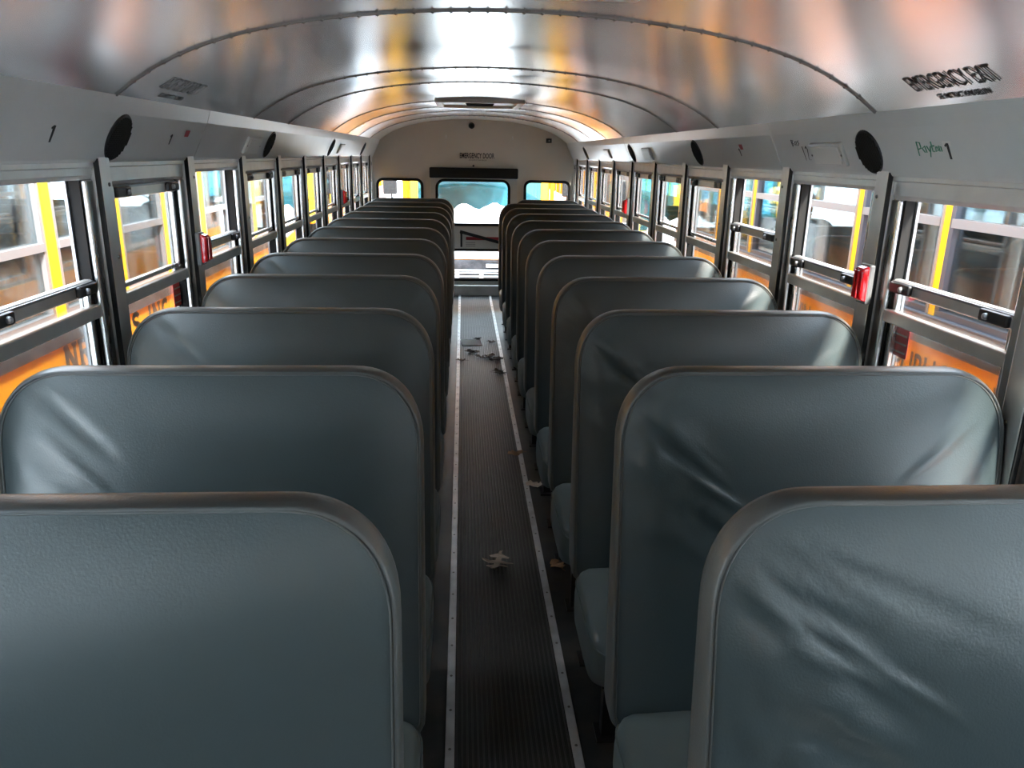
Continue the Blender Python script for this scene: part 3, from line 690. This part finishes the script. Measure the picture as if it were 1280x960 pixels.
# ------------------------------------------------------------------ litter on the floor
def leaf(name, loc, rot, size, mt, lab, grp, kind='oak', seed=0):
    rng = random.Random(seed); half = []
    if kind == 'oak':
        prof = [(0, .03), (.10, .05), (.18, .30), (.25, .34), (.27, .10), (.40, .09), (.52, .46), (.60, .50), (.58, .12), (.70, .10), (.80, .36), (.87, .34), (.84, .09), (.93, .16), (1.0, .10), (1.03, .0)]
    else:
        prof = [(0, .02), (.08, .12), (.2, .34), (.28, .22), (.42, .42), (.55, .36), (.6, .24), (.78, .30), (.9, .14), (1.0, 0)]
    L = [(-w_*rng.uniform(.8, 1.15), t) for t, w_ in prof]; Rr = [(w_*rng.uniform(.8, 1.15), t) for t, w_ in prof]
    loop = [(x*size, (t-.5)*size) for x, t in Rr] + [(x*size, (t-.5)*size) for x, t in L[::-1][1:]]
    o = empty(name, loc); tag(o, lab, 'leaf', grp)
    c, s_ = math.cos(rot), math.sin(rot)
    b = plate('blade', [loop], .0012, mt, (Vector(loc), (c, s_, 0), (-s_, c, 0)), o)
    bm = bmesh.new(); bm.from_mesh(b.data); bmesh.ops.triangulate(bm, faces=bm.faces); bmesh.ops.subdivide_edges(bm, edges=bm.edges, cuts=1)
    for v_ in bm.verts:
        r2 = (v_.co.x**2+v_.co.y**2)/(size*size); v_.co.z += size*(.35*r2+.10*math.sin(9*v_.co.x/size+seed)*math.sqrt(r2))+.004
    bm.to_mesh(b.data); bm.free()
    st = MB().tube([Vector(loc)+Vector((-s_*q, c*q, .004+.02*size)) for q in (-.75*size, -.5*size, 0, .45*size)], [size*.012, size*.014, size*.014, size*.006], 5).build('stem', mt, o, smooth=True)
    return o
def fpt(u, v, z=0.007): p = pix(u, v, 2, z); return (p.x, p.y, z)
leaf('oak_leaf', fpt(622, 704), 2.9, .125, 'leaf_pale', 'pale curled oak leaf lying on the ribbed aisle runner', 'fallen leaves', seed=1)
leaf('dry_leaf', fpt(696, 707, .001), .5, .075, 'leaf_tan', 'tan crumpled leaf on the floor by the trim strip near a black seat leg', 'fallen leaves', 'round', 2)
leaf('dry_leaf', fpt(667, 607, .001), 1.2, .09, 'leaf_pale', 'pale broken leaf just beside the aisle trim strip', 'fallen leaves', 'round', 3)
leaf('dry_leaf', fpt(644, 568), 2.0, .095, 'leaf_tan', 'brown leaf touching the edge of the runner and trim strip', 'fallen leaves', 'round', 4)
for i, (u, v) in enumerate(((588, 440), (603, 447), (612, 446), (618, 450), (622, 449), (622, 466), (576, 451), (597, 424), (615, 428), (594, 441), (627, 467))):
    leaf('dark_leaf', fpt(u, v), i*1.3, .11 if i < 6 else .085, 'leaf_dark', 'dark shrivelled leaf in the scattered heap on the runner', 'dark leaves on the runner', 'oak' if i % 2 else 'round', 10+i)
p = fpt(589, 428, .0068)
pp = MB().obox((p[0], p[1], .0085), (.085, .01, 0), (-.01, .12, 0), (0, 0, .0006)).build('paper_scrap', 'paper'); tag(pp, 'pale paper scrap lying flat on the aisle runner', 'paper')

# ------------------------------------------------------------------ the yard: snow, parked buses, trees
GZ = -1.0
rng = random.Random(3)
mb = MB(); n = 60; vs = []
for j in range(n+1):
    for i in range(n+1):
        x, y = -45+90*i/n, -30+110*j/n
        vs.append((x, y, GZ+.06*math.sin(x*1.3+y*.7)+.05*math.sin(y*1.9-x*.4)+(0 if abs(x) < 12 and y < 40 else .5*max(0, (abs(x)-12)/20))))
g = mb.add(vs, [(j*(n+1)+i, j*(n+1)+i+1, (j+1)*(n+1)+i+1, (j+1)*(n+1)+i) for j in range(n) for i in range(n)]).build('ground', 'snow', smooth=True)
tag(g, 'snow covered yard between the parked buses', 'ground', kind='structure')

def wheel(cx, cy, r, wd, parent, s):
    w_ = MB().tube([(cx-wd/2, cy, GZ+r), (cx-wd*.4, cy, GZ+r), (cx+wd*.4, cy, GZ+r), (cx+wd/2, cy, GZ+r)], [r*.93, r, r, r*.93], 24).build('wheel', 'tire', parent, smooth=False)
    MB().tube([(cx-wd*.52, cy, GZ+r), (cx+wd*.52, cy, GZ+r)], r*.5, 16).build('wheel_hub', 'yellow', w_)
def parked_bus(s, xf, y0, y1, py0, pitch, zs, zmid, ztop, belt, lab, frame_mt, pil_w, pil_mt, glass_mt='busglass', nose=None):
    """bus standing beside ours: xf its near side, body reaching outwards; s its side"""
    root = empty('parked_bus', (xf+s*1.2, (y0+y1)/2, GZ)); tag(root, lab, 'bus', 'yellow school buses parked around')
    X = lambda d: xf+s*d
    BW = 2.4
    zb = belt[0]
    for d0, d1, nme in ((0, .06, 'side_panel'), (BW-.06, BW, 'side_panel')):
        MB().box(X(d0), X(d1), y0, y1, -.55, zs-.045).build(nme, 'yellow', root)
        MB().box(X(d0), X(d1), y0, y1, ztop+.02, ztop+.18).build('roof_rail', 'yellow', root)
    for z0, z1 in belt[1]:
        MB().box(X(-.022), X(0), y0, y1, z0, z1).build('rub_rail', 'rail', root, bev=.006)
    MB().box(X(-.016), X(.03), y0, y1, zs-.060, zs-.025).build('window_ledge', frame_mt, root, bev=.005)
    MB().box(X(-.010), X(.0), y0, y1, zs-.095, zs-.075).build('window_ledge', frame_mt, root, bev=.004)
    # roof
    pr = []
    for i in range(17):
        t = math.pi*i/16; pr.append((xf+s*BW/2+math.cos(t)*BW/2, ztop+.17+.30*math.sin(t)**.8))
    pin = [(xf+s*BW/2+(p[0]-xf-s*BW/2)*.965, p[1]-.05) for p in pr]
    MB().prism(pr+pin[::-1], 1, y0, y1).build('roof', 'yellow', root)
    MB().box(X(.06), X(BW-.06), y0, y1, -.06, 0).build('bus_floor', 'rubber', root)
    for y in (y0, y1-.05):
        MB().box(X(.06), X(BW-.06), y, y+.05, 0, zs-.02).build('end_wall', 'businside', root)
        for d in (.06, BW/2-.05, BW-.16): MB().box(X(d), X(d+.10), y, y+.05, zs-.02, ztop+.2).build('end_post', 'yellow', root)
    # pillars and windows, both sides
    ys = []; y = py0
    while y > y0+.1: y -= pitch
    y = max(y, y0) if y > y0 else y+pitch
    while y < y1-.1: ys.append(y); y += pitch
    ys = [y0+.03]+[q for q in ys if q > y0+.2]+[y1-.03]
    for dd in (0, BW-.05):
        for i, q in enumerate(ys):
            MB().box(X(dd), X(dd+.05), q-pil_w/2, q+pil_w/2, zs-.05, ztop+.03).build('window_post', pil_mt if dd == 0 else 'yellow', root, bev=.004)
        for a, b in zip(ys[:-1], ys[1:]):
            a += pil_w/2; b -= pil_w/2
            if b-a < .1: continue
            f = MB()
            d0, d1 = dd+.004, dd+.044
            f.box(X(d0), X(d1), a, a+.028, zs-.03, ztop).box(X(d0), X(d1), b-.028, b, zs-.03, ztop)
            f.box(X(d0), X(d1), a+.028, b-.028, zs-.03, zs).box(X(d0), X(d1), a+.028, b-.028, ztop-.03, ztop)
            fo = f.build('window_frame', frame_mt, root)
            MB().box(X(d0-.006), X(d1), a+.020, b-.020, zmid-.018, zmid+.018).build('meeting_rail', 'busframe', fo)
            if frame_mt == 'busframe_dark': MB().box(X(d0-.012), X(d0+.01), a-.004, a+.006, zs-.02, ztop).build('bright_edge', 'busframe', fo)
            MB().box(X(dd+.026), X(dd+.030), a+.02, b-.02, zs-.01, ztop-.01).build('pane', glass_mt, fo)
    for yy in (y0+1.0, y1-2.2):
        for dx in (.16, BW-.16): wheel(X(dx), yy, .48, .28, root, s)
    return root, ys
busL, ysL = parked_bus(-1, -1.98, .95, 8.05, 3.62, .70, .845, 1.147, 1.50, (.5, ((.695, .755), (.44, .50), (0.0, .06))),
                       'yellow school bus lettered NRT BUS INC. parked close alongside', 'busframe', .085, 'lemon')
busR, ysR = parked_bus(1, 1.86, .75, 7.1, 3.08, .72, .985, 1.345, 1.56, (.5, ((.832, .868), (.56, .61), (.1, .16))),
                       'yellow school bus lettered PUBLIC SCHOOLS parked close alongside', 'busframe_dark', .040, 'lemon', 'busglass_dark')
# lettering on the side panels
def slab_word(word, y, z, ht, pit, th, parent, x):
    for ch in word:
        if ch != ' ':
            wd = pit*(.84 if ch != 'I' else .5); mbx = slab_letter(ch, wd, ht, th)
            yy = y if ch != 'I' else y+pit*.02
            mbx.v = [(x+p[2]+.0005, yy+p[0], z+p[1]) for p in mbx.v]
            mbx.build('letter', 'rail', parent)
        y += pit*(1.0 if ch not in 'I .' else .62)
slab_word('NRT BUS INC.', 3.58, .552, .128, .135, .024, busL, -1.98)
def side_text(body, ya, yb, z, ht, parent, x):
    t = text('lettering', body, ht, ya-yb, .0015, 'rail', (Vector((x-.0006, ya, z)), (0, -1, 0), (0, 0, 1)), parent, bold=.008)
side_text('WIN', 4.43, 4.19, .645, .135, busR, 1.86); side_text('D', 3.695, 3.61, .645, .135, busR, 1.86)
side_text('PUBLIC', 3.29, 2.885, .645, .135, busR, 1.86); side_text('SCHOOLS', 2.79, 2.32, .645, .135, busR, 1.86)
# seats inside the neighbours
for s, xf, ya, yb, nme in ((-1, -1.98, 2.1, 7.6, 'NRT'), (1, 1.86, 1.8, 6.7, 'public schools')):
    y = ya; rows = int((yb-ya)/.70)+1; rw = 0
    while y < yb:
        rw += 1
        for col in (0, 1):
            # column 0 stands against the near wall
            if (s < 0) == (col == 0): ax, sd2 = (xf+s*(.10+SW) if s < 0 else xf+s*(1.42+SW)), 1
            else: ax, sd2 = (xf+s*1.42 if s < 0 else xf+s*(.10+SW)), -1
            if s > 0: ax, sd2 = (xf+.10+SW, -1) if col == 0 else (xf+1.40, 1)
            else: ax, sd2 = (xf-.10-SW, 1) if col == 0 else (xf-1.40, -1)
            bench((ax, y, 0), sd2, 1, 'bench seat inside the parked %s bus, %s side, %s row from its rear' % (nme, 'near' if col == 0 else 'far', ORD[max(0, rows-rw)]), 'seats inside the parked %s bus' % nme, lite=True)
        y += .70
# second rank of buses beyond the neighbours
def far_bus(src, off, lab):
    c = copy_tree(src, None, off); c['label'] = lab
    return c
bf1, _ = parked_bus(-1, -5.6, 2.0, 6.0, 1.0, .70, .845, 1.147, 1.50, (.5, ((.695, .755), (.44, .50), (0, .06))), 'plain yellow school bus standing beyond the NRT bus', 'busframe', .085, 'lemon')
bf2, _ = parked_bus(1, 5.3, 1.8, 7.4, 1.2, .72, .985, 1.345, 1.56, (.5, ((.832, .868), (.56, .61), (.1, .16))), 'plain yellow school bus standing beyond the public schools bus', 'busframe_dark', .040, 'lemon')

parked_bus(1, -1.1, -12.5, -3.2, -5.0, .72, .845, 1.147, 1.50, (.5, ((.695, .755), (.44, .50), (0, .06))), 'added unseen yellow bus body blocking sky light at the windscreen', 'busframe', .085, 'lemon')  # added out of view to keep sky light off the front rows
def nose_bus(cx, yg, lab, length=9.0, snowlab=None):
    """hooded school bus facing us: grille at y = yg"""
    yw = yg+1.35
    r = empty('parked_bus', (cx, yw+2, GZ)); tag(r, lab, 'bus', 'yellow school buses parked around')
    B = lambda x0, x1, y0, y1, z0, z1, nme, mt, par=r, bev=0.0: MB().box(cx+x0, cx+x1, y0, y1, z0, z1).build(nme, mt, par, bev)
    # hood
    mb = MB(); secs = []
    for (y, hw, zt, zb_) in ((yg, .62, .22, -.50), (yg+.08, .68, .30, -.5), (yg+.5, .76, .42, -.5), (yw, .92, .60, -.5)):
        secs.append([(cx-hw, y, zb_), (cx-hw, y, zt-.16), (cx-hw+.10, y, zt-.03), (cx-hw*.5, y, zt), (cx+hw*.5, y, zt), (cx+hw-.10, y, zt-.03), (cx+hw, y, zt-.16), (cx+hw, y, zb_)])
    vs = [p for q in secs for p in q]; fs = [(k*8+i, k*8+i+1, (k+1)*8+i+1, (k+1)*8+i) for k in range(3) for i in range(7)] + [tuple(range(8)), tuple(range(24, 32))]
    mb.add(vs, fs).build('hood', 'yellow', r, smooth=False)
    gr = B(-.56, .56, yg-.03, yg-.002, -.42, .20, 'grille_surround', 'rail', r, .02)
    for q in range(9): B(-.50, .50, yg-.055, yg-.030, .014-q*.045, .036-q*.045, 'grille_slat', 'grille', gr, .006)
    for q in (-.33, 0, .33): B(q-.03, q+.03, yg-.050, yg-.030, -.38, .045, 'grille_bar', 'grille', gr, .004)
    B(-.52, .52, yg-.06, yg-.03, .045, .075, 'grille_cap', 'grille', gr, .008)
    B(.06, .26, yg-.052, yg-.030, .100, .150, 'badge', 'grille', gr, .008)
    B(-1.15, 1.15, yg-.22, yg-.06, -.66, -.42, 'bumper', 'rail', r, .02)
    for q in (-1, 1):
        B(q*.98-.22, q*.98+.22, yg+.15, yw+.1, -.55, .02, 'fender', 'yellow', r, .08)
        hl = MB().disc((cx+q*.90, yg+.14, -.20), (1, 0, 0), (0, 0, 1), .10, .03, 20, dome=.02).build('headlight', 'busframe', r, smooth=True)
        wheel(cx+q*.98, yg+.75, .46, .28, r, 1)
        # windscreen posts and mirrors
        MB().obox((cx+q*.98, yw+.05, 1.12), (.055, 0, 0), (0, .05, 0), (0, .08, .54)).build('windscreen_post', 'lemon', r, bev=.01)
        mi = MB().tube([(cx+q*1.05, yw-.05, .75), (cx+q*1.28, yw-.30, .95), (cx+q*1.30, yw-.32, 1.35), (cx+q*1.05, yw, 1.45)], .014, 6).build('mirror_arm', 'black', r, smooth=True)
        B(q*1.30-.10, q*1.30+.10, yw-.37, yw-.31, 1.0, 1.30, 'mirror', 'black', mi, .02)
    MB().obox((cx, yw+.04, 1.12), (.93, 0, 0), (0, .006, 0), (0, .08, .50)).build('windscreen', 'teal', r)
    B(-1.03, 1.03, yw-.06, yw+.06, .56, .64, 'cowl', 'yellow', r, .02)
    B(-1.15, 1.15, yw+.10, yw+.35, 1.60, 2.05, 'roof_cap', 'yellow', r, .12)
    for q in (-.75, -.25, .25, .75): MB().disc((cx+q, yw+.10, 1.85), (1, 0, 0), (0, 0, 1), .09, .03, 16, dome=.01).build('warning_lamp', 'red', r)
    for q in (-1, 1): B(q*1.17-.03, q*1.17+.03, yw+.1, yw+length, -.55, .80, 'side_panel', 'yellow', r); B(q*1.17-.03, q*1.17+.03, yw+.1, yw+length, 1.45, 1.75, 'roof_rail', 'yellow', r)
    for q in (-1, 1):
        y = yw+.7
        while y < yw+length: B(q*1.17-.03, q*1.17+.03, y-.04, y+.04, .80, 1.45, 'window_post', 'lemon', r); y += .72
    B(-1.17, 1.17, yw+.3, yw+length, 1.75, 2.0, 'roof', 'yellow', r, .2); B(-1.14, 1.14, yw+.1, yw+length, -.1, -.02, 'bus_floor', 'rubber', r); B(-1.14, 1.14, yw+length-.05, yw+length, 0, 1.7, 'end_wall', 'businside', r)
    # snow lying on the hood
    rg = random.Random(int(cx*10)+5); mb = MB(); nx, ny = 26, 22; vs = []
    top = []
    for j in range(ny+1):
        for i in range(nx+1):
            u, v_ = i/nx, j/ny; y = yg-.03+(yw-.02-yg+.03)*v_; hw = .60+(.86-.60)*v_
            x = cx+hw*(2*u-1); zt = (.22+.22*min(1, v_*4)**.6*.5) + .28*v_ - .02
            ed = min(1, min(u, 1-u)*9)*min(1, v_*14+.15); lump = .035*math.sin(7*u+3*v_+cx)+.03*math.sin(17*u-5*v_)+.02*rg.uniform(-1, 1)
            top.append((x, y, zt+ (.105+.09*v_+lump+(.05*math.sin(23*u)+.04*rg.random() if j > ny-3 else 0))*ed + .02))
    m_ = (nx+1)*(ny+1)
    vs = top+[(p[0], p[1], p[2]-.03 if False else min(p[2]-.012, (.20+.36*(p[1]-yg)/1.35)+.02)) for p in top]
    fs = [(j*(nx+1)+i, j*(nx+1)+i+1, (j+1)*(nx+1)+i+1, (j+1)*(nx+1)+i) for j in range(ny) for i in range(nx)]
    fs += [tuple(m_+q for q in f[::-1]) for f in fs]
    for i in range(nx): fs += [(i, m_+i, m_+i+1, i+1), (ny*(nx+1)+i, ny*(nx+1)+i+1, m_+ny*(nx+1)+i+1, m_+ny*(nx+1)+i)]
    for j in range(ny): fs += [(j*(nx+1), (j+1)*(nx+1), m_+(j+1)*(nx+1), m_+j*(nx+1)), (j*(nx+1)+nx, m_+j*(nx+1)+nx, m_+(j+1)*(nx+1)+nx, (j+1)*(nx+1)+nx)]
    sn = mb.add(vs, fs).build('snow_cover', 'snow', r, smooth=True); sn['label'] = snowlab; tag(sn, kind='stuff')
    return r
nose_bus(.13, 10.45, 'yellow bus with a snowy hood and teal windscreen facing the emergency door', snowlab='thick white snow on the hood behind the emergency door')
nose_bus(3.15, 8.9, 'yellow bus with a snowy hood parked behind the public schools bus', snowlab='white snow on the hood behind the public schools bus')
nose_bus(-3.3, 10.2, 'yellow bus with a snowy hood parked behind the NRT bus', snowlab='white snow on the hood behind the NRT bus')
# bare trees far behind
def tree(x, y, h, seed, lab):
    rg = random.Random(seed); t = empty('bare_tree', (x, y, GZ)); tag(t, lab, 'tree', 'bare trees behind the yard')
    MB().tube([(x, y, GZ-.1), (x+.1, y, GZ+h*.4), (x-.1, y+.1, GZ+h*.75), (x, y, GZ+h)], [.22, .17, .10, .02], 8).build('trunk', 'bark', t, smooth=True)
    br = MB()
    for i in range(26):
        a = rg.uniform(0, 6.28); z = GZ+h*rg.uniform(.25, .95); L = h*rg.uniform(.15, .32)*(1.2-(z-GZ)/h)
        p0 = Vector((x, y, z)); d = Vector((math.cos(a), math.sin(a), rg.uniform(.4, 1.0)))
        p1 = p0+d*L*.5; p2 = p1+(d+Vector((rg.uniform(-.4, .4), rg.uniform(-.4, .4), .3)))*L*.5
        br.tube([p0, p1, p2], [.05, .03, .008], 5)
        br.tube([p1, p1+Vector((rg.uniform(-1, 1), rg.uniform(-1, 1), 1))*L*.4], [.02, .005], 4)
    br.build('branches', 'bark', t, smooth=True)
for i in range(12): tree(-26+i*4.6+random.uniform(-1, 1), 30+random.uniform(-4, 6), random.uniform(6, 9), 50+i, 'bare leafless tree beyond the yard')
